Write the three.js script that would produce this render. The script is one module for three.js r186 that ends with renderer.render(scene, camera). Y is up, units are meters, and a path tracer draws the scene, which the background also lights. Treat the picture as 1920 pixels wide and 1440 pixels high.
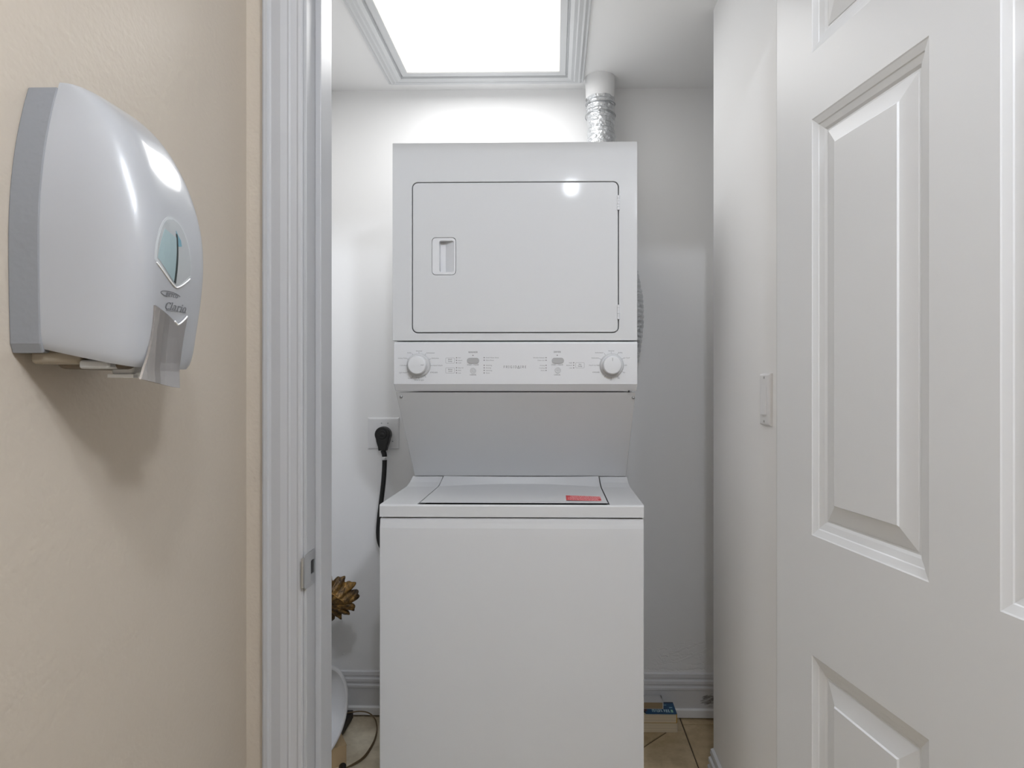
import * as THREE from 'three';
import { RoundedBoxGeometry } from 'three/addons/geometries/RoundedBoxGeometry.js';
import { mergeGeometries, mergeVertices, toCreasedNormals } from 'three/addons/utils/BufferGeometryUtils.js';
import { RectAreaLightUniformsLib } from 'three/addons/lights/RectAreaLightUniformsLib.js';

// ---------------------------------------------------------------- camera, light, exposure
const scene = new THREE.Scene();
scene.background = new THREE.Color(0x000000);
const camera = new THREE.PerspectiveCamera(61.93, 4 / 3, 0.02, 20);   // 1200 px focal length on a 1440 px high frame
camera.position.set(0, 1.244, 0);
camera.rotation.y = THREE.MathUtils.degToRad(1);
camera.setViewOffset(1920, 1440, -59, -2, 1920, 1440);                // shifted lens
scene.add(camera);
const renderer = new THREE.WebGLRenderer({ antialias: true });
renderer.toneMapping = THREE.LinearToneMapping;
renderer.toneMappingExposure = 1.24;
renderer.shadowMap.enabled = true;
RectAreaLightUniformsLib.init();
const CLOSET_LIGHT = 4.7, BATH_LIGHT = 1.5, BATH_LIGHT_FAR = 3.0;    // the lamp over the dryer and two unseen bathroom lamps, the second placed to brighten the fronts
const closetLight = new THREE.RectAreaLight(new THREE.Color(0.985, 0.99, 1.0), CLOSET_LIGHT, 0.5, 0.51);
closetLight.position.set(-0.252, 2.338, -1.975);
closetLight.lookAt(-0.252, 0, -1.975);
scene.add(closetLight);
for (const [x, z, power] of [[0.095, 0.12, BATH_LIGHT], [0.60, 0.35, BATH_LIGHT_FAR]]) {
  const lamp = new THREE.PointLight(new THREE.Color(0.935, 0.985, 1.075), power, 0, 2);
  lamp.position.set(x, x > 0.3 ? 2.33 : 2.385, z); lamp.shadow.radius = x > 0.3 ? 4.5 : 2.2; lamp.castShadow = true;
  scene.add(lamp);
}

// ---------------------------------------------------------------- helpers
let seed = 7;
const rnd = () => { seed = (seed * 1664525 + 1013904223) >>> 0; return seed / 4294967296; };
const taken = {};
const numbered = (n) => { const k = taken[n] = (taken[n] ?? -1) + 1; return k ? `${n}_${String(k).padStart(3, '0')}` : n; };
const bases = new Map();
function shadows(o) { o.castShadow = true; o.receiveShadow = true; return o; }
function thing(name, label, category, at = [0, 0, 0], group) {
  const o = new THREE.Group(); o.name = numbered(name); o.position.set(...at); scene.add(o);
  o.userData = { label, category }; if (group) o.userData.group = group;
  bases.set(o, at); return o;
}
function structure(name, at = [0, 0, 0], label) {
  const o = new THREE.Group(); o.name = name; o.position.set(...at); scene.add(o);
  o.userData = { kind: 'structure' }; if (label) o.userData.label = label;
  bases.set(o, at); return o;
}
// geometry given in world metres, moved to the thing's own base
function part(parent, name, geo, mat, label) {
  let b = bases.get(parent);
  const g = geo.clone(); g.translate(-b[0], -b[1], -b[2]);
  const m = shadows(new THREE.Mesh(g, mat)); m.name = name; parent.add(m); bases.set(m, b);
  if (label) m.userData.label = label;
  return m;
}
function shell(name, geo, mat, label) { const m = shadows(new THREE.Mesh(geo, mat)); m.name = name; m.userData = { kind: 'structure' }; if (label) m.userData.label = label; scene.add(m); bases.set(m, [0, 0, 0]); return m; }
// uv in metres, from the dominant axis of each face
function boxUV(g) {
  g = g.index ? g.toNonIndexed() : g;
  if (!g.attributes.normal) g.computeVertexNormals();
  const p = g.attributes.position, uv = new Float32Array(p.count * 2);
  const a = new THREE.Vector3(), b = new THREE.Vector3(), c = new THREE.Vector3();
  for (let i = 0; i < p.count; i += 3) {
    a.fromBufferAttribute(p, i); b.fromBufferAttribute(p, i + 1); c.fromBufferAttribute(p, i + 2);
    const n = b.clone().sub(a).cross(c.clone().sub(a)); const x = Math.abs(n.x), y = Math.abs(n.y), z = Math.abs(n.z);
    for (let k = 0; k < 3; k++) {
      const X = p.getX(i + k), Y = p.getY(i + k), Z = p.getZ(i + k);
      const [u, v] = x >= y && x >= z ? [-Z, Y] : y >= z ? [X, -Z] : [X, Y];
      uv[(i + k) * 2] = u; uv[(i + k) * 2 + 1] = v;
    }
  }
  g.setAttribute('uv', new THREE.BufferAttribute(uv, 2)); return g;
}
function box(x0, x1, y0, y1, z0, z1, r = 0, seg = 2) {
  const w = Math.abs(x1 - x0), h = Math.abs(y1 - y0), d = Math.abs(z1 - z0);
  const g = r > 0 ? new RoundedBoxGeometry(w, h, d, seg, Math.min(r, w / 2.01, h / 2.01, d / 2.01)) : new THREE.BoxGeometry(w, h, d);
  g.translate((x0 + x1) / 2, (y0 + y1) / 2, (z0 + z1) / 2); return boxUV(g);
}
// closed polygon of [z, y] points drawn out along x
function alongX(pts, x0, x1, bevel = 0) {
  const s = new THREE.Shape(pts.map(([z, y]) => new THREE.Vector2(-z, y)));
  const g = new THREE.ExtrudeGeometry(s, { depth: x1 - x0 - 2 * bevel, bevelEnabled: bevel > 0, bevelSize: bevel, bevelThickness: bevel, bevelOffset: -bevel, bevelSegments: 2, curveSegments: 6 });
  g.rotateY(Math.PI / 2); g.translate(x0 + bevel, 0, 0); return boxUV(g);
}
// closed polygon of [x, z] points drawn up along y
function alongY(pts, y0, y1, bevel = 0) {
  const s = new THREE.Shape(pts.map(([x, z]) => new THREE.Vector2(x, -z)));
  const g = new THREE.ExtrudeGeometry(s, { depth: y1 - y0 - 2 * bevel, bevelEnabled: bevel > 0, bevelSize: bevel, bevelThickness: bevel, bevelOffset: -bevel, bevelSegments: 1 });
  g.rotateX(-Math.PI / 2); g.translate(0, y0 + bevel, 0); return boxUV(g);
}
function roundRect(x0, x1, y0, y1, r, path = new THREE.Shape()) {
  path.moveTo(x0 + r, y0); path.lineTo(x1 - r, y0); path.absarc(x1 - r, y0 + r, r, -Math.PI / 2, 0); path.lineTo(x1, y1 - r);
  path.absarc(x1 - r, y1 - r, r, 0, Math.PI / 2); path.lineTo(x0 + r, y1); path.absarc(x0 + r, y1 - r, r, Math.PI / 2, Math.PI);
  path.lineTo(x0, y0 + r); path.absarc(x0 + r, y0 + r, r, Math.PI, Math.PI * 1.5); return path;
}
// an x-y shape drawn out along z from zBack to zFront
function plate(shape, zBack, zFront, bevel = 0) {
  const g = new THREE.ExtrudeGeometry(shape, { depth: zFront - zBack - 2 * bevel, bevelEnabled: bevel > 0, bevelSize: bevel, bevelThickness: bevel, bevelOffset: -bevel, bevelSegments: 3, curveSegments: 8 });
  g.translate(0, 0, zBack + bevel); return boxUV(g);
}
// nested rectangles [inset, height]: mitred mouldings in the x-y plane (heights along z), optionally closed by a flat field
function nested(x0, x1, y0, y1, steps, close = true, flip = false) {
  const pos = [];
  const corner = ([i, h]) => [[x0 + i, y0 + i, h], [x1 - i, y0 + i, h], [x1 - i, y1 - i, h], [x0 + i, y1 - i, h]];
  const quad = (a, b, c, d) => flip ? pos.push(...a, ...c, ...b, ...a, ...d, ...c) : pos.push(...a, ...b, ...c, ...a, ...c, ...d);
  for (let k = 0; k + 1 < steps.length; k++) {
    const A = corner(steps[k]), B = corner(steps[k + 1]);
    for (let i = 0; i < 4; i++) quad(A[i], A[(i + 1) % 4], B[(i + 1) % 4], B[i]);
  }
  if (close) quad(...corner(steps[steps.length - 1]));
  const g = new THREE.BufferGeometry(); g.setAttribute('position', new THREE.Float32BufferAttribute(pos, 3)); g.computeVertexNormals(); return boxUV(g);
}
// tube through points with its own radius function
function tube(points, radius, segs, around, closed = true) {
  const curve = new THREE.CatmullRomCurve3(points.map((p) => new THREE.Vector3(...p)), false, 'centripetal');
  const F = curve.computeFrenetFrames(segs, false), pos = [], idx = [], uv = [], len = curve.getLength();
  for (let i = 0; i <= segs; i++) {
    const c = curve.getPointAt(i / segs);
    for (let j = 0; j <= around; j++) {
      const a = j / around * Math.PI * 2, r = typeof radius === 'function' ? radius(i / segs, a, len) : radius;
      const v = F.normals[i].clone().multiplyScalar(Math.cos(a) * r).addScaledVector(F.binormals[i], Math.sin(a) * r).add(c);
      pos.push(v.x, v.y, v.z); uv.push(j / around * 0.3, i / segs * len);
    }
  }
  const W = around + 1;
  for (let i = 0; i < segs; i++) for (let j = 0; j < around; j++) { const a = i * W + j; idx.push(a, a + 1, a + W, a + 1, a + W + 1, a + W); }
  if (closed) for (const i of [0, segs]) {
    const c = curve.getPointAt(i / segs), k = pos.length / 3; pos.push(c.x, c.y, c.z); uv.push(0, 0);
    for (let j = 0; j < around; j++) i ? idx.push(k, i * W + j, i * W + j + 1) : idx.push(k, j + 1, j);
  }
  const g = new THREE.BufferGeometry(); g.setAttribute('position', new THREE.Float32BufferAttribute(pos, 3)); g.setAttribute('uv', new THREE.Float32BufferAttribute(uv, 2)); g.setIndex(idx); g.computeVertexNormals(); return g;
}
// lathe around z: [radius, z] pairs from the back to the tip
function knobShape(pairs, x, y, z) {
  const g = new THREE.LatheGeometry(pairs.map(([r, h]) => new THREE.Vector2(r, h)), 48);
  g.rotateX(Math.PI / 2); g.translate(x, y, z); return g;
}

// ---------------------------------------------------------------- textures and materials
function noiseField(n, octaves, s) {
  seed = s; const out = new Float32Array(n * n); let amp = 1;
  for (const f of octaves) {
    const grid = Array.from({ length: f * f }, rnd);
    for (let y = 0; y < n; y++) for (let x = 0; x < n; x++) {
      const gx = x / n * f, gy = y / n * f, ix = gx | 0, iy = gy | 0, tx = gx - ix, ty = gy - iy;
      const sx = tx * tx * (3 - 2 * tx), sy = ty * ty * (3 - 2 * ty), G = (a, b) => grid[(b % f) * f + (a % f)];
      out[y * n + x] += amp * ((G(ix, iy) * (1 - sx) + G(ix + 1, iy) * sx) * (1 - sy) + (G(ix, iy + 1) * (1 - sx) + G(ix + 1, iy + 1) * sx) * sy - 0.5);
    }
    amp *= 0.6;
  }
  return out;
}
function dataTexture(n, fn, repeat, srgb) {
  const d = new Uint8Array(n * n * 4);
  for (let i = 0; i < n * n; i++) { const c = fn(i); d[i * 4] = c[0]; d[i * 4 + 1] = c[1]; d[i * 4 + 2] = c[2]; d[i * 4 + 3] = 255; }
  const t = new THREE.DataTexture(d, n, n); t.wrapS = t.wrapT = THREE.RepeatWrapping; t.magFilter = THREE.LinearFilter; t.minFilter = THREE.LinearMipmapLinearFilter; t.generateMipmaps = true;
  t.repeat.set(repeat, repeat); if (srgb) t.colorSpace = THREE.SRGBColorSpace; t.needsUpdate = true; return t;
}
const clampByte = (v) => Math.max(0, Math.min(255, v));
const peel = noiseField(512, [64, 110, 190], 11);                       // orange peel of rolled paint
const peelTex = dataTexture(512, (i) => { const v = clampByte(128 + 150 * peel[i]); return [v, v, v]; }, 1 / 0.42);
const soft = noiseField(256, [6, 14, 40], 23);
const softTex = dataTexture(256, (i) => { const v = clampByte(128 + 110 * soft[i]); return [v, v, v]; }, 1 / 0.9);
const stone = noiseField(512, [5, 12, 30, 80, 200], 31);
const stoneTex = dataTexture(512, (i) => { const v = stone[i]; return [clampByte(205 + 46 * v), clampByte(195 + 50 * v), clampByte(174 + 54 * v)]; }, 1 / 0.8, true);
const grime = noiseField(256, [9, 22, 60], 47);

const std = (o) => new THREE.MeshStandardMaterial(o);
const phys = (o) => new THREE.MeshPhysicalMaterial(o);
const beige = std({ color: 0xbbb1a3, roughness: 0.42, bumpMap: peelTex, bumpScale: 0.0005 });
const whiteWall = std({ color: 0xf6f6f6, roughness: 0.55, bumpMap: softTex, bumpScale: 0.0012 });
const ceilingPaint = std({ color: 0xf5f5f5, roughness: 0.8 });
const trimPaint = std({ color: 0xadaeb0, roughness: 0.36 });
const doorPaint = std({ color: 0xd8dadc, roughness: 0.4 });
const enamel = phys({ color: 0xd0d1d2, roughness: 0.55, specularIntensity: 0.5, clearcoat: 0.09, clearcoatRoughness: 0.07 });
const enamelPlastic = std({ color: 0xd8d9db, roughness: 0.4 });
const knobGrey = std({ color: 0xc4c5c6, roughness: 0.4 });
const buttonGrey = std({ color: 0xa9a9a9, roughness: 0.5 });
const darkGap = std({ color: 0x2b2b2b, roughness: 0.9 });  // shade in gaps put into the colour; also the black pin
const platePlastic = std({ color: 0xebebec, roughness: 0.45 });
const steel = std({ color: 0xb9bbbd, roughness: 0.35, metalness: 1 });
const blackRubber = std({ color: 0x151515, roughness: 0.45 });
const foil = std({ color: 0xdadcde, roughness: 0.32, metalness: 0.85, bumpMap: peelTex, bumpScale: 0.003 });

// ---------------------------------------------------------------- the setting
const BACK = -2.41, FRONT = -1.215, FRONT_IN = -1.32, CEIL = 2.358, BCEIL = 2.44, LEFT = -0.59;
shell('ceiling', box(-1.0, 1.1, CEIL, CEIL + 0.1, BACK - 0.1, FRONT_IN + 0.03), ceilingPaint);
shell('ceiling_bathroom', box(-0.7, 1.7, BCEIL, BCEIL + 0.1, FRONT - 0.02, 1.75), ceilingPaint);
shell('wall_left', box(LEFT - 0.1, LEFT, 0, BCEIL, FRONT - 0.02, 1.75), beige);
shell('wall_right', box(1.6, 1.7, 0, BCEIL, FRONT - 0.02, 1.75), beige);
shell('wall_rear', box(LEFT - 0.1, 1.7, 0, BCEIL, 1.65, 1.75), beige);
{ // partition with the door opening: bathroom side and closet side
  const opening = (w0, w1, h) => { const s = new THREE.Shape([[w0, 0], [-0.4895, 0], [-0.4895, 2.070], [0.471, 2.070], [0.471, 0], [w1, 0], [w1, h], [w0, h]].map((p) => new THREE.Vector2(...p))); return s; };
  shell('wall_front', plate(opening(LEFT - 0.1, 1.7, BCEIL), FRONT - 0.05, FRONT), beige);
  shell('wall_closet_front', plate(opening(-0.97, 1.05, CEIL), FRONT_IN, FRONT - 0.05), whiteWall);
}
// the back wall with peeling plaster low on the right
const backBump = (() => {
  const W = 2048, H = 2048, c = document.createElement('canvas'); c.width = W; c.height = H; const g = c.getContext('2d');
  g.fillStyle = '#808080'; g.fillRect(0, 0, W, H);
  const X = (x) => (x + 1) / 2.1 * W, Y = (y) => (1 - y / 2.4) * H;
  seed = 99;
  const ridge = (x0, y0, x1, y1, w, v) => {                        // a wavering ridge or crack
    g.strokeStyle = `rgba(${v},${v},${v},0.75)`; g.lineWidth = w; g.beginPath();
    for (let k = 0; k <= 14; k++) { const t = k / 14, a = (rnd() - 0.5) * 9; const px = X(x0 + (x1 - x0) * t) + a, py = Y(y0 + (y1 - y0) * t) + (rnd() - 0.5) * 9; k ? g.lineTo(px, py) : g.moveTo(px, py); }
    g.stroke();
  };
  for (let k = 0; k < 26; k++) { const x = 0.36 + rnd() * 0.22, y = 0.19 + rnd() * 0.13 * (x - 0.25) / 0.35; ridge(x, y, x + 0.02 + rnd() * 0.09, y + 0.005 + rnd() * 0.035, 1.5 + rnd() * 4, rnd() < 0.5 ? 190 : 60); }
  for (let k = 0; k < 5; k++) ridge(0.3 + k * 0.05, 0.172 + rnd() * 0.012, 0.37 + k * 0.05, 0.172 + rnd() * 0.01, 3, 50);
  ridge(0.40, 0.222, 0.56, 0.285, 5, 215); ridge(0.40, 0.217, 0.56, 0.28, 4, 40); ridge(0.44, 0.2, 0.57, 0.25, 4, 200); ridge(0.3, 0.25, 0.42, 0.255, 3, 180);
  for (const [x, y] of [[-0.8, 0.225], [-0.775, 0.195], [-0.84, 0.31], [0.41, 1.05], [0.3, 1.2]]) { g.fillStyle = '#e8e8e8'; g.beginPath(); g.arc(X(x), Y(y), 3.2, 0, 7); g.fill(); }
  const t = new THREE.CanvasTexture(c); return t;
})();
{
  const g = box(-1.0, 1.1, 0, 2.4, BACK - 0.1, BACK), uv = g.attributes.uv;
  for (let i = 0; i < uv.count; i++) uv.setXY(i, (uv.getX(i) + 1) / 2.1, uv.getY(i) / 2.4);
  shell('wall_back', g, std({ color: 0xf6f6f6, roughness: 0.55, bumpMap: backBump, bumpScale: 0.0018 }));
}
shell('wall_closet_left', box(-0.97, -0.87, 0, CEIL, BACK, FRONT_IN), whiteWall);
shell('wall_closet_right', box(0.472, 1.05, 0, CEIL, -1.91, FRONT_IN), whiteWall, 'white closet wall with the light switch, ending in a plain corner');
shell('wall_closet_recess', box(0.95, 1.05, 0, CEIL, BACK, -1.91), whiteWall);

// floor: a bed of grout with beige stone tiles laid on it, as far as the photograph shows them
const grout = std({ color: 0x5b4e3e, roughness: 0.95 });
const floor = shell('floor', box(-1.0, 1.7, -0.1, -0.004, BACK - 0.1, 1.75), grout);
{
  const tones = [[1, 1, 1], [1.06, 1.05, 1.02], [0.93, 0.93, 0.92], [1.02, 0.99, 0.95], [0.98, 0.87, 0.70], [0.94, 0.82, 0.64]].map((t) => std({ color: new THREE.Color(0.98 * t[0], 0.96 * t[1], 0.93 * t[2]), map: stoneTex, bumpMap: softTex, bumpScale: 0.0008, roughness: 0.5 }));
  const tile = (pts, k) => part(floor, 'tile', alongY(pts, -0.012, 0, 0.0012), tones[k]);
  tile([[0.466, -1.33], [0.466, -2.301], [0.403, -2.301], [0.156, -2.05], [0.156, -1.33]], 4);
  tile([[0.4705, -1.92], [0.4705, -2.354], [0.945, -2.354], [0.945, -1.92]], 5);
  tile([[0.4705, -2.3585], [0.4705, -2.405], [0.945, -2.405], [0.945, -2.3585]], 5);
  tile([[0.399, -2.305], [0.153, -2.0545], [-0.20, -2.0545], [-0.20, -2.405], [0.466, -2.405], [0.466, -2.305]], 4);
  tile([[-0.206, -2.405], [-0.206, -1.93], [-0.68, -1.93], [-0.86, -1.93], [-0.86, -2.405]], 1);
  tile([[-0.206, -1.922], [-0.206, -1.33], [-0.86, -1.33], [-0.86, -1.922]], 0);
  tile([[0.148, -1.33], [0.148, -2.050], [-0.198, -2.050], [-0.198, -1.33]], 3);
  for (let i = 0; i < 5; i++) for (let j = 0; j < 6; j++) {        // the bathroom floor, below the frame
    const x0 = -0.585 + i * 0.45, z1 = 1.64 - j * 0.48; tile([[x0, Math.max(z1 - 0.474, -1.32)], [x0, z1], [Math.min(x0 + 0.444, 1.59), z1], [Math.min(x0 + 0.444, 1.59), Math.max(z1 - 0.474, -1.32)]], (i * 2 + j) % 4);
  }
}
// baseboards
const baseboardProfile = (z, s) => [[z, 0.036], [z + 0.0135 * s, 0.036], [z + 0.0135 * s, 0.104], [z + 0.0175 * s, 0.107], [z + 0.0175 * s, 0.115], [z + 0.011 * s, 0.119], [z + 0.011 * s, 0.124], [z + 0.0155 * s, 0.128], [z + 0.0145 * s, 0.138], [z + 0.007 * s, 0.142], [z + 0.007 * s, 0.147], [z + 0.010 * s, 0.150], [z + 0.008 * s, 0.162], [z, 0.165]];
const scuffTex = (() => {   // dark scuff near the right end of the board
  const c = document.createElement('canvas'); c.width = 1024; c.height = 128; const g = c.getContext('2d'); g.fillStyle = '#dededf'; g.fillRect(0, 0, 1024, 128);
  seed = 5; for (let k = 0; k < 46; k++) { const x = 812 + (rnd() - 0.5) * 34, y = 82 + (rnd() - 0.5) * 30; g.strokeStyle = `rgba(70,68,66,${0.15 + rnd() * 0.25})`; g.lineWidth = 1 + rnd() * 3; g.beginPath(); g.moveTo(x, y); g.lineTo(x + 5 + rnd() * 14, y - 8 + rnd() * 10); g.stroke(); }
  const t = new THREE.CanvasTexture(c); t.colorSpace = THREE.SRGBColorSpace; return t;
})();
{
  const b = structure('baseboard_back', [0, 0, BACK]);
  const g = alongX(baseboardProfile(BACK, 1), -0.87, 0.95), uv = g.attributes.uv;
  for (let i = 0; i < uv.count; i++) uv.setXY(i, (uv.getX(i) + 0.87) / 1.82, uv.getY(i) / 0.18);
  part(b, 'board', g, std({ map: scuffTex, roughness: 0.42 }), 'white moulded board with a dark scuff near its right end');
  part(b, 'shoe_strip', alongX([[BACK, 0.006], [BACK + 0.021, 0.006], [BACK + 0.021, 0.033], [BACK + 0.018, 0.0375], [BACK, 0.0375]], -0.87, 0.95), std({ color: 0xf0f0f0, roughness: 0.35 }));
  const r = structure('baseboard_right', [0.472, 0, -1.6]);
  const shape = new THREE.Shape(baseboardProfile(0, 1).concat([[0.0135, 0.0]]).map(([a, y]) => new THREE.Vector2(-a, y)).concat([new THREE.Vector2(0, 0)]).filter((p, i, a) => true));
  const pts = [[0, 0], [0.0135, 0], ...baseboardProfile(0, 1).slice(2)];
  const s2 = new THREE.Shape(pts.map(([a, y]) => new THREE.Vector2(-a, y)));
  const g2 = new THREE.ExtrudeGeometry(s2, { depth: 0.585, bevelEnabled: false }); g2.translate(0.472, 0, -1.912);
  part(r, 'board', boxUV(g2), doorPaint);
}

// door lining, stops and casing
{
  const jl = structure('trim_1', [-0.4735, 0, -1.267]);
  part(jl, 'jamb_board', box(-0.4895, -0.4735, 0, 2.054, -1.318, FRONT + 0.001, 0.0012), trimPaint);
  part(jl, 'door_stop', box(-0.4735, -0.4615, 0, 2.042, -1.318, -1.2565, 0.0016), trimPaint);
  const sp = part(jl, 'strike_plate', (() => { // plate on the jamb with a lip bent round the edge
    const s = roundRect(-0.028, 0.026, -0.0325, 0.0325, 0.006); s.holes.push(roundRect(0.003, 0.021, -0.014, 0.014, 0.003, new THREE.Path()));
    const g = new THREE.ExtrudeGeometry(s, { depth: 0.0016, bevelEnabled: false, curveSegments: 6 }); g.rotateY(Math.PI / 2);
    g.translate(-0.4735, 0.890, -1.228);
    const lip = new THREE.CylinderGeometry(0.005, 0.005, 0.056, 12, 1, true, 0, Math.PI * 0.55); const l2 = lip.clone(); l2.rotateY(Math.PI * 0.02); l2.translate(-0.477, 0.890, -1.2005);
    return mergeGeometries([boxUV(g), boxUV(l2)]);
  })(), steel, 'small brushed metal strike plate');
  part(jl, 'latch_hole_shade', box(-0.4745, -0.4733, 0.877, 0.903, -1.248, -1.232), darkGap);  // dark patch painted for the shade inside the strike hole
  const jr = structure('trim_2', [0.455, 0, -1.267]);
  part(jr, 'jamb_board', box(0.455, 0.471, 0, 2.054, -1.318, FRONT + 0.001, 0.0012), trimPaint);
  part(jr, 'door_stop', box(0.4545, 0.4551, 0, 2.042, -1.318, -1.2565), trimPaint);
  const jh = structure('trim_3', [-0.01, 2.054, -1.267]);
  part(jh, 'head_board', box(-0.4895, 0.471, 2.054, 2.070, -1.318, FRONT + 0.001, 0.0012), trimPaint);
  part(jh, 'door_stop', box(-0.4615, 0.4545, 2.043, 2.054, -1.318, -1.2565), trimPaint);
  // colonial casing: profile across its width, drawn up
  const profile = [[0, 0], [0, 0.0155], [0.003, 0.017], [0.010, 0.017], [0.0125, 0.0135], [0.016, 0.0125], [0.034, 0.0145], [0.046, 0.0118], [0.049, 0.0125], [0.052, 0.0102], [0.063, 0.0085], [0.066, 0.0095], [0.0705, 0.0085], [0.0735, 0.006], [0.0735, 0]];
  const left = alongY(profile.map(([a, h]) => [-0.5525 + a, FRONT + h]), 0, 2.134);
  shell('trim_4', left, trimPaint, 'white moulded door casing left of the opening');
  shell('trim_5', alongY(profile.map(([a, h]) => [0.5335 - a, FRONT + h]).reverse(), 0, 2.134), trimPaint);
  const head = alongX(profile.map(([a, h]) => [FRONT + h, 2.134 - a]), -0.4785, 0.460); shell('trim_6', head, trimPaint);
}

// the open six-panel door, hung on the right jamb
{
  const d = structure('door_1', [0.4115, 0, -1.192], 'white six-panel door standing open on the right');
  d.rotation.y = THREE.MathUtils.degToRad(-79.956);
  const W = 0.862, T = 0.035, cols = [[0.1126, 0.3742], [0.4791, 0.7407]], rows = [[0.2413, 0.792], [0.9925, 1.6895], [1.8004, 1.955]];
  const s = new THREE.Shape([[0, 0.012], [W, 0.012], [W, 2.04], [0, 2.04]].map((p) => new THREE.Vector2(...p)));
  for (const [a, b] of cols) for (const [c, e] of rows) s.holes.push(new THREE.Path([[a, c], [a, e], [b, e], [b, c]].map((p) => new THREE.Vector2(...p))));
  const g = new THREE.ExtrudeGeometry(s, { depth: T, bevelEnabled: false }); g.translate(0, 0, -T);
  const leaf = shadows(new THREE.Mesh(boxUV(g), doorPaint)); leaf.name = 'stile_and_rail_frame'; d.add(leaf);
  const steps = [[0, 0], [0.002, -0.001], [0.012, -0.0042], [0.0135, -0.0056], [0.023, -0.0088], [0.027, -0.0115], [0.030, -0.0115], [0.031, -0.0105], [0.058, -0.0035], [0.060, -0.0012]];
  for (const [a, b] of cols) for (const [c, e] of rows) {
    const front = nested(a, b, c, e, steps), back = nested(a, b, c, e, steps.map(([i, h]) => [i, -T - h]), true, true);
    const p = shadows(new THREE.Mesh(mergeGeometries([front, back]), doorPaint)); p.name = 'panel'; d.add(p);
  }
}

// ---------------------------------------------------------------- ceiling light of the closet
{
  const t = thing('ceiling_light', 'large rectangular ceiling light panel with a white moulded frame above the dryer', 'ceiling light', [-0.252, CEIL, -1.975]);
  const x0 = -0.521, x1 = 0.018, z0 = -2.25, z1 = -1.70;
  const glow = (() => { // the tubes above the panel show through it as soft bands
    const c = document.createElement('canvas'); c.width = 128; c.height = 256; const g = c.getContext('2d'); g.fillStyle = '#f0ece4'; g.fillRect(0, 0, 128, 256);
    for (const y of [0.10, 0.33, 0.56, 0.80]) { const q = g.createLinearGradient(0, (y - 0.13) * 256, 0, (y + 0.13) * 256); q.addColorStop(0, 'rgba(255,254,251,0)'); q.addColorStop(0.35, 'rgba(255,254,251,1)'); q.addColorStop(0.65, 'rgba(255,254,251,1)'); q.addColorStop(1, 'rgba(255,254,251,0)'); g.fillStyle = q; g.fillRect(4, (y - 0.13) * 256, 120, 0.26 * 256); }
    const t = new THREE.CanvasTexture(c); t.colorSpace = THREE.SRGBColorSpace; return t;
  })();
  const dg = box(x0 - 0.01, x1 + 0.01, CEIL - 0.011, CEIL - 0.008, z0 - 0.01, z1 + 0.01);
  for (let i = 0; i < dg.attributes.uv.count; i++) dg.attributes.uv.setXY(i, (dg.attributes.position.getX(i) - x0 + 0.01) / (x1 - x0 + 0.02), (z1 + 0.01 - dg.attributes.position.getZ(i)) / (z1 - z0 + 0.02));
  part(t, 'diffuser', dg, std({ color: 0xcfccc6, roughness: 0.4, emissive: 0xffffff, emissiveMap: glow, emissiveIntensity: 0.84 }), 'glowing translucent panel');
  // mitred frame: four mouldings, [outset from the glass, drop below the ceiling]
  const prof = [[-0.001, 0.008], [-0.001, 0.015], [0.020, 0.016], [0.022, 0.009], [0.026, 0.009], [0.029, 0.020], [0.040, 0.0235], [0.050, 0.021], [0.054, 0.024], [0.066, 0.0195], [0.072, 0.0205], [0.080, 0.012], [0.086, 0.012], [0.089, 0.0]];
  const side = (k) => {
    const pos = [], at = (a, e) => { const y = CEIL - prof[a][1], o = prof[a][0]; const A = [x0 - o, x1 + o], B = [z0 - o, z1 + o]; const c = [[A[0], B[0]], [A[1], B[0]], [A[1], B[1]], [A[0], B[1]]][(k + e) % 4]; return [c[0], y, c[1]]; };
    for (let a = 0; a + 1 < prof.length; a++) { const p = at(a, 0), q = at(a, 1), r = at(a + 1, 1), s = at(a + 1, 0); pos.push(...p, ...q, ...r, ...p, ...r, ...s); }
    { const p = at(0, 0), q = at(0, 1), r = at(prof.length - 1, 1), s = at(prof.length - 1, 0); pos.push(...p, ...r, ...q, ...p, ...s, ...r); }
    const g = new THREE.BufferGeometry(); g.setAttribute('position', new THREE.Float32BufferAttribute(pos, 3)); g.computeVertexNormals(); return boxUV(g);
  };
  for (let k = 0; k < 4; k++) part(t, 'frame_moulding', side(k), doorPaint);
}
// two bathroom lamps out of view; the larger is placed to brighten washer and walls
for (const [x, z, rad, label] of [[0.095, 0.12, 0.05, 'small round flush bathroom ceiling lamp whose glint shows in the dryer door'], [0.60, 0.35, 0.09, 'large round lamp out of view by the small one, placed to light washer and walls']]) {
  const t = thing('unseen_bathroom_lamp', label, 'ceiling light', [x, BCEIL, z]);
  const ring = new THREE.LatheGeometry([[0.3, -0.3], [0.8, -0.28], [1, -0.15], [1.05, 0]].map(([a, h]) => new THREE.Vector2(a * rad, h * rad)), 32); ring.translate(x, BCEIL, z);
  part(t, 'base_plate', ring, steel);
  const globe = new THREE.SphereGeometry(rad, 32, 20); globe.translate(x, x > 0.3 ? 2.33 : 2.385, z);
  part(t, 'globe', globe, std({ color: 0xffffff, roughness: 0.5, emissive: new THREE.Color(0.97, 0.985, 1.0), emissiveIntensity: 2 }), 'glowing white glass globe');
}

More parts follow.
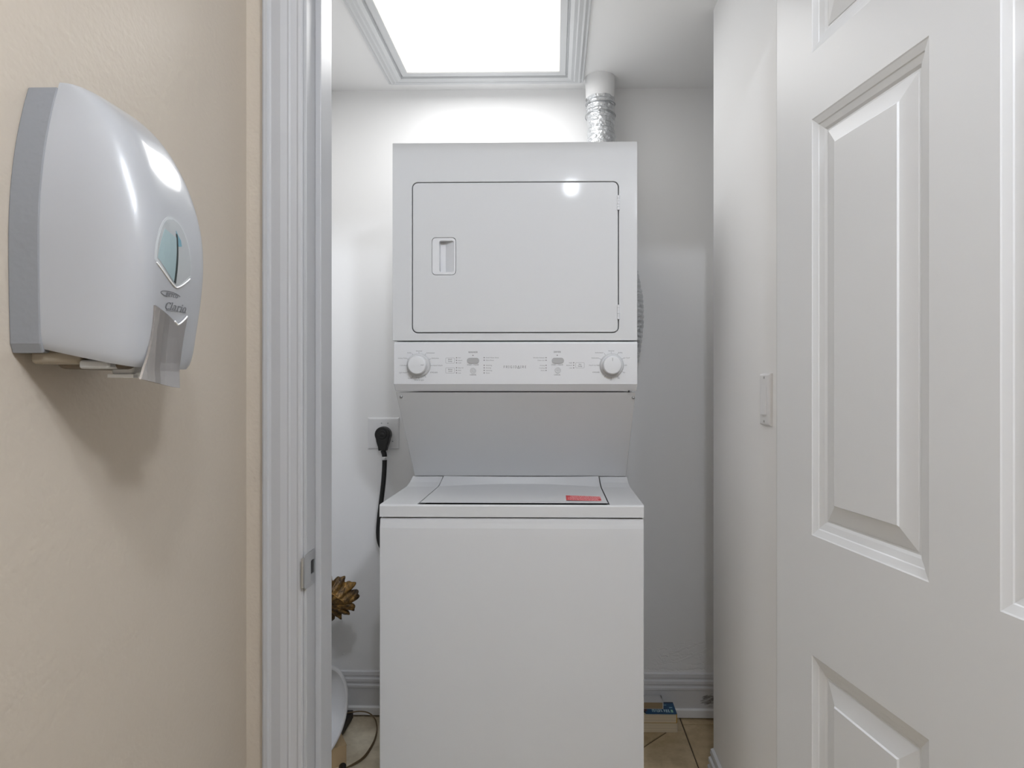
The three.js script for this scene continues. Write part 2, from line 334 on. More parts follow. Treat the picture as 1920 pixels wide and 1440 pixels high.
// ---------------------------------------------------------------- stacked washer and dryer
{
  const XL = -0.4552, XR = 0.2305, X = (XL + XR) / 2;
  const t = thing('laundry_center', 'white stacked washer and dryer with a control panel between them, standing in the closet', 'washer dryer', [X, 0, -1.98]);
  // washer body
  const body = part(t, 'washer_cabinet', box(XL, XR, 0.02, 0.897, -2.262, -1.668, 0.004), enamel);
  const wf = [[-1.670, 0.03], [-1.658, 0.03], [-1.656, 0.034], [-1.656, 0.855], [-1.6565, 0.872], [-1.658, 0.879], [-1.6595, 0.885], [-1.661, 0.893], [-1.664, 0.897], [-1.670, 0.897]];
  part(t, 'washer_front_panel', alongX(wf, XL, XR, 0.002), enamel);
  for (const x of [XL + 0.05, XR - 0.05]) for (const z of [-1.72, -2.22]) part(t, 'foot', (() => { const g = new THREE.CylinderGeometry(0.02, 0.025, 0.022, 16); g.translate(x, 0.011, z); return g; })(), blackRubber);
  // washer top: side decks and front rail around the lid, one surface with a coved back
  const LX0 = -0.3585, LX1 = 0.1435, LZ = -1.6625;
  const deck = (zf) => [[zf, 0.9015], [zf, 0.929], [zf - 0.0015, 0.932], [zf - 0.005, 0.9335], [-1.958, 0.932], [-1.966, 0.9332], [-2.005, 0.9385], [-2.046, 0.951], [-2.06, 0.951], [-2.06, 0.9015]];
  const rail = [[-1.656, 0.9015], [-1.656, 0.929], [-1.6575, 0.932], [-1.661, 0.9335], [LZ + 0.0015, 0.9335], [LZ, 0.932], [LZ, 0.9015]];
  part(t, 'washer_top', mergeGeometries([alongX(deck(-1.656), XL, LX0), alongX(deck(-1.656), LX1, XR), alongX(rail, LX0, LX1)]), enamel);
  part(t, 'lid_gap_shade', box(LX0 - 0.01, LX1 + 0.01, 0.9, 0.9155, -2.058, -1.67), darkGap, 'dark slab below the lid, coloured as the shade in its gaps');  // dark slab whose colour gives the shade seen through the lid gaps
  { // lid: slightly dished sheet that sweeps up at the back along an arc
    const x0 = LX0 + 0.004, x1 = LX1 - 0.004, nx = 36, nz = 90, pos = [], idx = [];
    for (let k = 0; k < 2; k++) for (let j = 0; j <= nz; j++) for (let i = 0; i <= nx; i++) {
      const u = i / nx, v = j / nz, x = x0 + (x1 - x0) * u, z = -1.682 - v * (2.0465 - 1.682);
      const arc = 0.068 * (1 - Math.pow(2 * u - 1, 2)), d = -z - (1.955 + arc);           // the cove begins further back in the middle
      let y = 0.9338 - 0.0026 * Math.min(1, v * 9) * Math.sin(Math.PI * u) ** 0.5 + 0.0018 * Math.exp(-v * 30);
      if (d > 0) y += 0.0195 * Math.min(1, d / Math.max(0.015, 2.0465 - 1.955 - arc));
      pos.push(x, k ? y - 0.002 : y, z);
    }
    const N = (nx + 1) * (nz + 1), id = (k, i, j) => k * N + j * (nx + 1) + i;
    for (let j = 0; j < nz; j++) for (let i = 0; i < nx; i++) { idx.push(id(0, i, j), id(0, i + 1, j), id(0, i, j + 1), id(0, i + 1, j), id(0, i + 1, j + 1), id(0, i, j + 1)); idx.push(id(1, i, j), id(1, i, j + 1), id(1, i + 1, j), id(1, i + 1, j), id(1, i, j + 1), id(1, i + 1, j + 1)); }
    const wall = (a, b, c, d) => idx.push(a, b, c, b, d, c);
    for (let i = 0; i < nx; i++) { wall(id(1, i, 0), id(1, i + 1, 0), id(0, i, 0), id(0, i + 1, 0)); wall(id(0, i, nz), id(0, i + 1, nz), id(1, i, nz), id(1, i + 1, nz)); }
    for (let j = 0; j < nz; j++) { wall(id(0, 0, j), id(0, 0, j + 1), id(1, 0, j), id(1, 0, j + 1)); wall(id(1, nx, j), id(1, nx, j + 1), id(0, nx, j), id(0, nx, j + 1)); }
    let g = new THREE.BufferGeometry(); g.setAttribute('position', new THREE.Float32BufferAttribute(pos, 3)); g.setIndex(idx); g = toCreasedNormals(g, 0.2);
    const lid = part(t, 'washer_lid', boxUV(g), enamel);
    // red warning sticker with lines of small print
    const c = document.createElement('canvas'); c.width = 512; c.height = 400; const q = c.getContext('2d'); q.fillStyle = '#d8474c'; q.fillRect(0, 0, 512, 400);
    q.fillStyle = '#f2c3c3'; seed = 3; for (let r = 0; r < 9; r++) for (let x = 26; x < 480;) { const w = 8 + rnd() * 34; if (x > 40 || r % 3) q.fillRect(x, 34 + r * 38, w, 16); x += w + 9; }
    q.fillStyle = '#c9343b'; q.fillRect(0, 30, 60, 90); q.fillRect(440, 220, 72, 100);
    const tex = new THREE.CanvasTexture(c); tex.colorSpace = THREE.SRGBColorSpace;
    const sp = new Float32Array([0.0315, 0.9329, -1.728, 0.1318, 0.9329, -1.716, 0.1346, 0.9329, -1.786, 0.0315, 0.9329, -1.806]);
    const st = new THREE.BufferGeometry(); st.setAttribute('position', new THREE.BufferAttribute(sp, 3)); st.setAttribute('uv', new THREE.Float32BufferAttribute([0, 0, 1, 0, 1, 1, 0, 1], 2)); st.setIndex([0, 1, 2, 0, 2, 3]); st.computeVertexNormals();
    part(t, 'warning_sticker', st, std({ map: tex, roughness: 0.5 }), 'red sticker with small print').position.y += 0.0002;
    bases.set(lid, bases.get(t));
  }
  // tower between the washer top and the control panel, front sloping back
  part(t, 'lower_tower_panel', alongX([[-1.806, 1.2235], [-2.0475, 0.9535], [-2.235, 0.9535], [-2.235, 1.2235]], XL + 0.005, XR - 0.002, 0.0025), enamel);
  for (const [x, y] of [[-0.4375, 1.2107], [0.2228, 1.2079]]) { const g = knobShape([[0.0, -0.006], [0.0045, -0.006], [0.0045, 0.001], [0.002, 0.0025], [0, 0.0025]], 0, 0, 0); g.rotateX(0.7); g.translate(x, y, -1.8175); part(t, 'screw', g, steel); }
  part(t, 'latch_pin', box(0.2065, 0.2105, 1.2235, 1.2285, -1.812, -1.8), darkGap);
  // control panel
  const con = part(t, 'control_panel', alongX([[-1.793, 1.3655], [-1.790, 1.363], [-1.789, 1.358], [-1.789, 1.2465], [-1.791, 1.2445], [-1.806, 1.2285], [-1.809, 1.2265], [-2.235, 1.2265], [-2.235, 1.3655]], -0.4518, 0.2312, 0.0025), enamelPlastic);
  const face = (() => {
    const c = document.createElement('canvas'); c.width = 2048; c.height = 340; const g = c.getContext('2d'); g.fillStyle = '#d8d9db'; g.fillRect(0, 0, 2048, 340);
    const K = 2048 / 456, TX = (x) => (x - 739) * K, TY = (y) => (y - 644) * K;
    const text = (s, x, y, size, opt = {}) => { g.font = `${opt.bold ? 'bold ' : ''}${size * K}px sans-serif`; g.fillStyle = opt.color ?? '#7d7d7f'; g.textAlign = opt.align ?? 'center'; g.textBaseline = 'middle'; if (opt.width) { const w = g.measureText(s).width; g.save(); g.translate(TX(x), TY(y)); g.scale(opt.width * K / w, 1); g.fillText(s, 0, 0); g.restore(); } else g.fillText(s, TX(x), TY(y)); };
    const dot = (x, y) => { g.fillStyle = '#6a6a6c'; g.beginPath(); g.arc(TX(x), TY(y), 1.05 * K, 0, 7); g.fill(); };
    const frame = (x0, y0, x1, y1) => { g.strokeStyle = '#9c9c9e'; g.lineWidth = 0.55 * K; g.beginPath(); g.roundRect(TX(x0), TY(y0), (x1 - x0) * K, (y1 - y0) * K, 1.4 * K); g.stroke(); };
    const tick = (cx, cy, a, r0, r1) => { g.strokeStyle = '#8a8a8c'; g.lineWidth = 0.6 * K; g.beginPath(); g.moveTo(TX(cx + r0 * Math.sin(a)), TY(cy - r0 * Math.cos(a))); g.lineTo(TX(cx + r1 * Math.sin(a)), TY(cy - r1 * Math.cos(a))); g.stroke(); };
    for (let k = 0; k < 12; k++) { if (k !== 4) tick(786, 685.3, k * Math.PI / 6, 21, 26); if (k !== 8) tick(1147, 685, k * Math.PI / 6, 21, 26); }
    for (const [s, x, y, w] of [['Normal', 786, 658, 12], ['Activewear', 808, 661.5, 16], ['Delicates', 816.5, 671.5, 14], ['Hand Wash', 821.5, 685.3, 18], ['Bulky', 768, 661.3, 8], ['Heavy Duty', 754.8, 671.3, 17], ['Casual', 755, 685, 11], ['Light Wash', 755.5, 698.6, 15], ['Soak', 769, 709.3, 8], ['Rinse & Spin', 786.2, 712.6, 18]]) text(s, x, y, 3.1, { width: w });
    text('CYCLES', 814, 698.5, 3.2, { bold: true, width: 14 });
    for (const [s, x, y, w] of [['Normal', 1147, 658, 11], ['Activewear', 1124.7, 661.4, 16], ['Delicates', 1117, 671.3, 14], ['Touch Up Dry', 1114.5, 685, 19], ['Bulky', 1164, 661.4, 8], ['Air Fluff', 1175.5, 671.4, 12], ['90', 1174.5, 685, 4], ['60', 1171, 698.6, 4], ['40', 1160.8, 709.2, 4], ['20', 1146.4, 712.4, 4]]) text(s, x, y, 3.1, { width: w });
    text('CYCLES', 1118.5, 698.3, 3.2, { bold: true, width: 13 });
    frame(836.5, 671, 853, 681); text('Wash', 844.5, 673.9, 3, { bold: true }); text('Temp', 844.5, 677.4, 3, { bold: true });
    frame(836.5, 689.5, 853, 699.5); text('Water', 845, 692.6, 3, { bold: true }); text('Level', 845, 696.2, 3, { bold: true });
    for (const [s, y] of [['Hot', 670.8], ['Warm', 675.6], ['Cold', 680.3], ['Max Fill', 689.6], ['Med', 694.4], ['Low', 699.2]]) { dot(856.8, y); text(s, 859.5, y, 3, { align: 'left' }); }
    text('WASHER', 887.8, 660.2, 4.2, { bold: true, width: 17.5 }); dot(887.7, 666.3);
    text('START / PAUSE', 887.6, 684, 3, { bold: true, width: 22 }); text('CANCEL', 888, 703, 3.2, { bold: true, width: 12.5 });
    for (const [s, y] of [['Fresh Water Rinse', 670.6], ['Extra Rinse', 675.5], ['Washing', 685], ['Rinsing', 689.7], ['Spinning', 694.5], ['Done', 699.3]]) { dot(908.8, y); text(s, 912, y, 3, { align: 'left' }); }
    text('DRYER', 1046, 660, 4.2, { bold: true, width: 13.5 }); dot(1046, 666.2);
    text('START / PAUSE', 1046, 684, 3, { bold: true, width: 22 }); text('CANCEL', 1046, 703, 3.2, { bold: true, width: 12.5 });
    for (const [s, y] of [['Wrinkle Release', 670.8], ['Clean Lint', 675.6], ['Drying', 685.2], ['Cooling', 690], ['Done', 694.6]]) { dot(1025, y); text(s, 1022.3, y, 3, { align: 'right' }); }
    for (const [s, y] of [['High', 680.4], ['Medium', 685], ['Low', 689.8]]) { dot(1076.8, y); text(s, 1074, y, 3, { align: 'right' }); }
    frame(1080.5, 680, 1096.5, 690); text('Dry', 1088.5, 683.2, 3, { bold: true }); text('Temp', 1088.5, 686.8, 3, { bold: true });
    g.font = `${6.3 * K}px sans-serif`; g.fillStyle = '#666668'; g.textAlign = 'center'; g.textBaseline = 'middle';
    const word = 'FRIGIDAIRE', ws = [...word].map((ch) => g.measureText(ch).width), total = ws.reduce((a, b) => a + b), gap = (43 * K - total) / 9; let x = TX(945);
    [...word].forEach((ch, i) => { g.textAlign = 'left'; if (ch === 'A') { g.strokeStyle = '#666668'; g.lineWidth = 0.7 * K; g.beginPath(); const h = 2.3 * K; g.moveTo(x, TY(688.2) + h); g.lineTo(x + ws[i] / 2, TY(688.2) - h); g.lineTo(x + ws[i], TY(688.2) + h); g.closePath(); g.stroke(); } else g.fillText(ch, x, TY(688.2)); x += ws[i] + gap; });
    const tx = new THREE.CanvasTexture(c); tx.colorSpace = THREE.SRGBColorSpace; tx.anisotropy = 8; return tx;
  })();
  { const g = box(-0.4505, 0.2295, 1.2475, 1.3604, -1.7895, -1.7885); const uv = g.attributes.uv, p = g.attributes.position; for (let i = 0; i < uv.count; i++) uv.setXY(i, (p.getX(i) + 0.4505) / 0.68, (p.getY(i) - 1.2475) / 0.1129);
    part(t, 'control_face', g, std({ map: face, roughness: 0.38 }), 'printed face of the control panel'); }
  const knob = (x, y, a) => {
    const k = part(t, 'control_knob', knobShape([[0.0, 0], [0.0335, 0], [0.0335, 0.003], [0.031, 0.008], [0.0285, 0.0095], [0.0, 0.0095]], x, y, -1.7885), knobGrey);
    const cap = knobShape([[0.026, 0], [0.0258, 0.014], [0.0245, 0.0185], [0.022, 0.0197], [0, 0.0205]], x, y, -1.7795); part(k, 'knob_cap', cap, enamelPlastic);
    const l = new RoundedBoxGeometry(0.0016, 0.0085, 0.0016, 2, 0.0006); l.translate(0, 0.0155, 0); l.rotateZ(-a); l.translate(x, y, -1.7592); part(k, 'pointer_mark', l, buttonGrey);
  };
  knob(-0.381, 1.2993, Math.PI / 2); knob(0.1591, 1.299, 0);
  for (const x of [-0.2282, 0.009]) {
    part(t, 'start_button', plate(roundRect(x - 0.0168, x + 0.0168, 1.3045, 1.3205, 0.0078), -1.7887, -1.7865, 0.0007), buttonGrey);
    part(t, 'cancel_button', knobShape([[0.0, 0], [0.0085, 0], [0.0085, 0.0012], [0.0073, 0.0018], [0.0068, 0.001], [0.0025, 0.001], [0.0018, 0.0016], [0, 0.0016]], x, x < 0 ? 1.2845 : 1.2857, -1.7886), knobGrey);
  }
  // dryer
  const dx0 = -0.3978, dx1 = 0.1765, dy0 = 1.3922, dy1 = 1.8105, gap = 0.0028, y0 = 1.3685, y1 = 1.9235;
  part(t, 'dryer_cabinet', box(XL + 0.001, XR - 0.001, y0, y1 - 0.001, -2.235, -1.812, 0.004), enamel);
  { const s = roundRect(XL, XR, y0, y1, 0.002); s.holes.push(roundRect(dx0 - gap, dx1 + gap, dy0 - gap, dy1 + gap, 0.017, new THREE.Path())); part(t, 'dryer_front_frame', plate(s, -1.812, -1.789, 0.0014), enamel); }
  { const s = roundRect(dx0, dx1, dy0, dy1, 0.0145); s.holes.push(roundRect(-0.3445, -0.2765, 1.5525, 1.6575, 0.011, new THREE.Path()));
    const door = part(t, 'dryer_door', plate(s, -1.8105, -1.7885, 0.0014), enamel);
    const hs = roundRect(-0.3435, -0.2775, 1.5535, 1.6565, 0.0105); hs.holes.push(roundRect(-0.3235, -0.283, 1.5612, 1.6485, 0.005, new THREE.Path()));
    const bez = plate(hs, -1.805, -1.7887, 0.0008);
    const pocket = alongY([[-0.3245, -1.790], [-0.3225, -1.8085], [-0.309, -1.8095], [-0.2815, -1.7915], [-0.2805, -1.7925], [-0.2805, -1.8103], [-0.3245, -1.8103]], 1.558, 1.652);
    part(door, 'handle_bezel', bez, enamelPlastic); part(door, 'handle_pocket', pocket, enamelPlastic);
    for (const y of [1.7523, 1.4476]) {
      const gs = []; for (let k = 0; k < 5; k++) { const c = new THREE.CylinderGeometry(0.0042, 0.0042, 0.0076, 14); c.translate(dx1 + 0.0014, y - 0.0164 + k * 0.0082, -1.7882); gs.push(boxUV(c)); }
      gs.push(box(dx1 - 0.003, dx1 + 0.0065, y - 0.0185, y + 0.0185, -1.8, -1.7882)); part(door, 'hinge', mergeGeometries(gs), enamelPlastic);
    } }
  part(t, 'duct_outlet', (() => { const g = new THREE.CylinderGeometry(0.05, 0.05, 0.03, 32); g.rotateX(Math.PI / 2); g.translate(0.1, 1.13, -2.249); return g; })(), steel);
  { // power cord to the wall outlet
    const xc = -0.641, yc = 1.0595;
    const c = part(t, 'power_cord', tube([[xc + 0.003, 0.99, -2.383], [xc + 0.005, 0.972, -2.383], [xc + 0.003, 0.90, -2.38], [-0.6485, 0.80, -2.378], [-0.6545, 0.74, -2.375], [-0.6555, 0.69, -2.37], [-0.648, 0.655, -2.365], [-0.628, 0.628, -2.36], [-0.59, 0.605, -2.355], [-0.54, 0.60, -2.345]], 0.0088, 90, 16), blackRubber, 'thick black power cord plugged into the wall outlet');
    const s = new THREE.Shape(); s.absarc(0, 0, 0.0295, Math.PI * -0.17, Math.PI * 1.17); s.quadraticCurveTo(-0.024, -0.028, -0.0175, -0.046); s.lineTo(-0.0155, -0.060); s.lineTo(0.0135, -0.060); s.lineTo(0.0165, -0.046); s.quadraticCurveTo(0.024, -0.028, 0.0295 * Math.cos(-Math.PI * 0.17), 0.0295 * Math.sin(-Math.PI * 0.17));
    const pg = new THREE.ExtrudeGeometry(s, { depth: 0.02, bevelEnabled: true, bevelSize: 0.004, bevelThickness: 0.006, bevelOffset: -0.004, bevelSegments: 4, curveSegments: 24 }); pg.translate(xc, yc, BACK + 0.0155);
    part(c, 'plug', boxUV(pg), blackRubber);
    part(c, 'plug_dimple', knobShape([[0.017, 0], [0.016, 0.0025], [0.014, 0.0034], [0.0095, 0.0022], [0.008, 0.0030], [0.004, 0.0042], [0, 0.0044]], xc, yc, BACK + 0.041), blackRubber);
    part(c, 'strain_relief', tube([[xc - 0.001, 1.0, -2.383], [xc + 0.004, 0.985, -2.383], [xc + 0.005, 0.972, -2.383]], 0.0095, 8, 16), blackRubber);
    part(c, 'tape_band', tube([[xc + 0.0048, 0.9765, -2.383], [xc + 0.005, 0.964, -2.383]], 0.0100, 4, 20), std({ color: 0xd8d8d8, roughness: 0.3, metalness: 0.5 }), 'silver tape band');
  }
}

// ---------------------------------------------------------------- flexible dryer duct
{
  const t = thing('dryer_duct', 'shiny foil dryer duct rising behind the dryer to a white ceiling collar', 'duct', [0.167, CEIL, -2.325]);
  seed = 61; const wob = Array.from({ length: 4096 }, () => rnd() - 0.5), nz = (a, b) => wob[((a * 73 + b * 151) % 4096 + 4096) % 4096];
  const lerpN = (u, v) => { const i = Math.floor(u), j = Math.floor(v), x = u - i, y = v - j; return (nz(i, j % 26) * (1 - x) + nz(i + 1, j % 26) * x) * (1 - y) + (nz(i, (j + 1) % 26) * (1 - x) + nz(i + 1, (j + 1) % 26) * x) * y; };
  const path = [[0.165, 2.2825, -2.328], [0.168, 2.2, -2.328], [0.172, 1.98, -2.328], [0.190, 1.84, -2.328], [0.235, 1.7, -2.325], [0.269, 1.56, -2.327], [0.269, 1.44, -2.327], [0.245, 1.3, -2.328], [0.215, 1.2, -2.328], [0.15, 1.13, -2.328]];
  const hose = tube(path, (s, a, len) => {
    const q = (s * len / 0.017 + a / (Math.PI * 2)) % 1, rib = Math.pow(Math.abs(Math.sin(Math.PI * q)), 0.6);
    const crush = 1 - 0.07 * Math.exp(-Math.pow((s * len - 0.105) / 0.012, 2));
    return (0.0475 + 0.0035 * rib) * crush + 0.0042 * lerpN(s * len / 0.0075, a / (Math.PI * 2) * 26);
  }, 760, 78, false);
  part(t, 'foil_hose', hose, foil);
  for (const [y, r, tilt] of [[2.262, 0.0535, 0.12], [2.218, 0.0545, -0.09]]) { const g = new THREE.TorusGeometry(r, 0.0016, 8, 48); g.rotateX(Math.PI / 2 + tilt); g.translate(0.166, y, -2.328); part(t, 'wire_clamp', g, steel); }
  const col = new THREE.CylinderGeometry(0.0545, 0.0515, 0.078, 48, 1, true); const colIn = new THREE.CylinderGeometry(0.051, 0.048, 0.078, 48, 1, true); colIn.scale(-1, 1, 1);
  const cg = mergeGeometries([col, colIn]); cg.translate(0.165, CEIL - 0.039, -2.328); part(t, 'collar', cg, std({ color: 0xefefef, roughness: 0.6, side: THREE.DoubleSide }), 'plain white collar at the ceiling');
}

// ---------------------------------------------------------------- outlet and power cord
{
  const x0 = -0.7062, x1 = -0.5866, y0 = 1.002, y1 = 1.121, xc = -0.641, yc = 1.0595;
  const t = thing('power_outlet', 'square white power outlet plate on the back wall left of the tower', 'outlet', [(x0 + x1) / 2, (y0 + y1) / 2, BACK]);
  part(t, 'wall_plate', (() => { const g = nested(x0, x1, y0, y1, [[0, 0], [0.0005, 0.003], [0.004, 0.0058], [0.008, 0.0064]]); g.translate(0, 0, BACK); return g; })(), platePlastic);
  part(t, 'receptacle', knobShape([[0, 0], [0.027, 0], [0.027, 0.0025], [0.025, 0.003], [0, 0.003]], xc, yc, BACK + 0.0062), platePlastic);
  for (const [dx, dy] of [[0.012, 0.041], [-0.012, 0.041], [0.03, -0.028]]) part(t, 'screw', knobShape([[0, 0], [0.0028, 0], [0.0022, 0.001], [0, 0.0012]], xc + dx, yc + dy, BACK + 0.0063), steel);
}

// ---------------------------------------------------------------- light switch on the right closet wall
{
  const t = thing('light_switch', 'white rocker light switch on the right closet wall beside the open door', 'light switch', [0.472, 1.212, -1.429]);
  const g = nested(-0.035, 0.035, -0.0575, 0.0575, [[0, 0], [0.0006, 0.0042], [0.004, 0.0066], [0.009, 0.007]]); g.rotateY(-Math.PI / 2); g.translate(0.472, 1.212, -1.429); part(t, 'wall_plate', g, platePlastic);
  const r = new THREE.Shape([[0.0068, -0.034], [0.0108, -0.033], [0.0072, 0.031], [0.0068, 0.034]].map((p) => new THREE.Vector2(...p)));
  const rg = new THREE.ExtrudeGeometry(r, { depth: 0.031, bevelEnabled: false }); rg.translate(0, 0, -0.0155); rg.rotateY(Math.PI); rg.translate(0.472, 1.212, -1.429); part(t, 'rocker', boxUV(rg), platePlastic);
  for (const y of [1.212 + 0.0485, 1.212 - 0.0485]) { const s = knobShape([[0, 0], [0.003, 0], [0.0024, 0.0012], [0, 0.0014]], 0, 0, 0); s.rotateY(-Math.PI / 2); s.translate(0.4652, y, -1.429); part(t, 'screw', s, buttonGrey); }
}

// ---------------------------------------------------------------- soap dispenser on the beige wall
{
  const zc = -0.757, t = thing('soap_dispenser', 'white and grey wall soap dispenser with a chrome push lever on the beige wall', 'soap dispenser', [LEFT, 1.41, zc]);
  const N = 4.4, P0 = 0.034;
  const prof = new THREE.CatmullRomCurve3([[0.131, 1.283], [0.136, 1.311], [0.143, 1.35], [0.1465, 1.397], [0.143, 1.44], [0.128, 1.494], [0.106, 1.537], [0.081, 1.566], [0.057, 1.5815], [0.0345, 1.584]].map(([p, y]) => new THREE.Vector3(p, y, 0)));
  const samples = Array.from({ length: 400 }, (_, i) => prof.getPointAt(i / 399));
  const P = (y) => { if (y <= samples[0].y) return samples[0].x; for (let i = 1; i < 400; i++) if (samples[i].y >= y) { const a = samples[i - 1], b = samples[i]; return a.x + (b.x - a.x) * (y - a.y) / Math.max(1e-6, b.y - a.y); } return P0; };
  const hw = (y) => { const q = Math.max(0, (y - 1.40) / 0.185); return 0.0765 - 0.0035 * Math.max(0, (1.40 - y) / 0.14) ** 2 - 0.029 * Math.pow(Math.min(1.02, q), 2.1); };
  const sag = (p, y) => -0.215 * Math.max(0, p - P0) * Math.pow(Math.max(0, 1 - (y - 1.283) / 0.09), 2);
  const level = (z, y) => P0 + (P(y) - P0) * Math.pow(Math.max(0, 1 - Math.pow(Math.abs((z - zc) / hw(y)), N)), 1 / N);
  const front = (z, y) => { let lo = 1.283, hi = 1.59; for (let k = 0; k < 24; k++) { const m = (lo + hi) / 2; m + sag(level(z, m), m) < y ? lo = m : hi = m; } return level(z, lo); };
  const glossy = phys({ color: 0xa1a3a6, roughness: 0.3, clearcoat: 0.5, clearcoatRoughness: 0.08 });
  { // cover
    const rows = 90, cols = 96, pos = [], idx = [];
    for (let j = 0; j <= rows; j++) { const s = prof.getPointAt(j / rows); for (let i = 0; i <= cols; i++) {
      const a = Math.PI * i / cols, c = Math.cos(a), sn = Math.max(0, Math.sin(a)), y = s.y;
      let z = zc + hw(y) * Math.sign(c) * Math.pow(Math.abs(c), 2 / N), p = P0 + (s.x - P0) * Math.pow(sn, 2 / N);
      if (j < 6) { const e = 1 - Math.sqrt(1 - ((6 - j) / 6) ** 2) ; p -= (p - P0) * e * 0.05; z -= (z - zc) * e * 0.05; }
      pos.push(LEFT + p, y + sag(p, y), z);
    } }
    for (let j = 0; j < rows; j++) for (let i = 0; i < cols; i++) { const a = j * (cols + 1) + i; idx.push(a, a + cols + 1, a + 1, a + 1, a + cols + 1, a + cols + 2); }
    const g = new THREE.BufferGeometry(); g.setAttribute('position', new THREE.Float32BufferAttribute(pos, 3)); g.setIndex(idx); g.computeVertexNormals();
    part(t, 'cover', g, glossy, 'glossy white hinged cover');
  }
  { // grey back plate following the cover's outline
    const s = new THREE.Shape(), pts = []; for (let k = 0; k <= 30; k++) { const y = 1.279 + (1.577 - 1.279) * k / 30; pts.push([hw(Math.min(y, 1.584)) + 0.0008 - (k < 1 ? 0.003 : 0), y]); }
    pts.forEach(([h, y], i) => i ? s.lineTo(h, y) : s.moveTo(h, y)); for (let i = pts.length - 1; i >= 0; i--) s.lineTo(-pts[i][0], pts[i][1]);
    const g = new THREE.ExtrudeGeometry(s, { depth: 0.031, bevelEnabled: true, bevelSize: 0.002, bevelThickness: 0.002, bevelOffset: -0.002, bevelSegments: 2 }); g.rotateY(Math.PI / 2); g.translate(LEFT + 0.002, 0, zc);
    part(t, 'back_plate', boxUV(g), std({ color: 0x7f8185, roughness: 0.65, bumpMap: peelTex, bumpScale: 0.0003 }), 'textured grey back plate');
  }
  const drape = (nx, ny, at, off, thick = 0.0015) => { // a thin shaped skin lying on the cover's front: at(s, t) gives [z, y]
    const pos = [], idx = [], uv = []; const W = nx + 1, M = W * (ny + 1);
    for (let k = 0; k < 2; k++) for (let j = 0; j <= ny; j++) for (let i = 0; i <= nx; i++) { const [z, y, extra = 0] = at(i / nx, j / ny); const p = front(z, y) + off + extra - k * thick; pos.push(LEFT + p, y, z); uv.push(1 - i / nx, j / ny); }
    for (let j = 0; j < ny; j++) for (let i = 0; i < nx; i++) { const a = j * W + i; idx.push(a, a + W, a + 1, a + 1, a + W, a + W + 1, M + a, M + a + 1, M + a + W, M + a + 1, M + a + W + 1, M + a + W); }
    const edge = (a, b) => idx.push(a, b, M + a, b, M + b, M + a);
    for (let i = 0; i < nx; i++) { edge(i, i + 1); edge(ny * W + i + 1, ny * W + i); } for (let j = 0; j < ny; j++) { edge((j + 1) * W, j * W); edge(j * W + nx, (j + 1) * W + nx); }
    const g = new THREE.BufferGeometry(); g.setAttribute('position', new THREE.Float32BufferAttribute(pos, 3)); g.setAttribute('uv', new THREE.Float32BufferAttribute(uv, 2)); g.setIndex(idx); return toCreasedNormals(g, 0.7);
  };
  // window: z runs from the near side (s = 1) to the far side (s = 0); an arch with a V at its foot
  const wz = (s, v, k = 1) => { const half = 0.0305 * k * Math.sqrt(Math.max(0, 1 - Math.pow(v, 2.2))) + 0.0006; return -0.741 + (s - 0.5) * 2 * half; };
  const foot = (s) => 1.3605 + 0.021 * Math.pow(Math.abs(s - 0.42) / 0.5, 1.35);
  const win = (k, drop) => (s, v) => { const y1 = 1.4385 - drop; const y0 = foot(s) + drop * 0.7; return [wz(s, v, k), y0 + (y1 - y0) * v]; };
  const w = part(t, 'window', drape(24, 26, win(1.06, -0.002), 0.0004), std({ color: 0xb4b7b9, roughness: 0.25 }), 'arched viewing window over the soap bag');
  part(w, 'pane', drape(24, 26, win(0.98, 0.001), 0.0007), phys({ color: 0x9da1a2, roughness: 0.1, clearcoat: 1 }), 'smoky window pane');
  part(w, 'soap_bag', drape(12, 22, (s, v) => win(0.96, 0.0015)(0.52 + s * 0.475 - 0.06 * v, 0.01 + v * 0.72), 0.0010), phys({ color: 0x8ea2a5, roughness: 0.2, clearcoat: 0.8 }), 'pale teal soap bag');
  part(w, 'bag_fold', drape(4, 22, (s, v) => win(0.96, 0.0015)(0.46 + s * 0.06 - 0.06 * v, 0.01 + v * 0.78), 0.0012), std({ color: 0x1f2a29, roughness: 0.4 }), 'dark fold beside the soap bag');
  part(w, 'bag_corner', drape(4, 10, (s, v) => win(0.96, 0.0015)(0.27 + s * 0.17, 0.60 + v * 0.24 * (0.4 + 0.6 * s)), 0.0011), phys({ color: 0x5c8a99, roughness: 0.2, clearcoat: 0.8 }), 'blue corner of the soap bag');
  part(t, 'window_rim', (() => { const pts = []; for (let k = 0; k <= 24; k++) { const [z, y] = win(1.08, -0.0025)(0.04 + 0.92 * k / 24, 0); pts.push([LEFT + front(z, y) + 0.0006, y, z]); } return tube(pts, 0.0009, 48, 8); })(), phys({ color: 0xf0f0f0, roughness: 0.15, clearcoat: 1 }));
  // chrome lever with a tongue of the cover above it
  const topOf = (s) => 1.3155 + 0.0185 * Math.pow(Math.max(0, (s - 0.3) / 0.7), 0.85) + 0.013 * Math.pow(Math.max(0, (0.3 - s) / 0.3), 1.5);
  const lev = (s, v) => { const yb = 1.2405 + 0.010 * Math.pow(s, 1.4), y = yb + (topOf(s) - yb) * v; const z = (-0.774 + 0.008 * (1 - v)) * (1 - s) + (-0.7125 - 0.0035 * Math.sin(Math.PI * v) + 0.0095 * (1 - v) * (1 - v)) * s; return [z, y, 0.001 + 0.004 * Math.pow(1 - v, 2)]; };
  part(t, 'push_lever', drape(60, 40, lev, 0.001, 0.003), std({ color: 0xc3c0be, roughness: 0.2, metalness: 0.92 }), 'shiny chrome push lever');
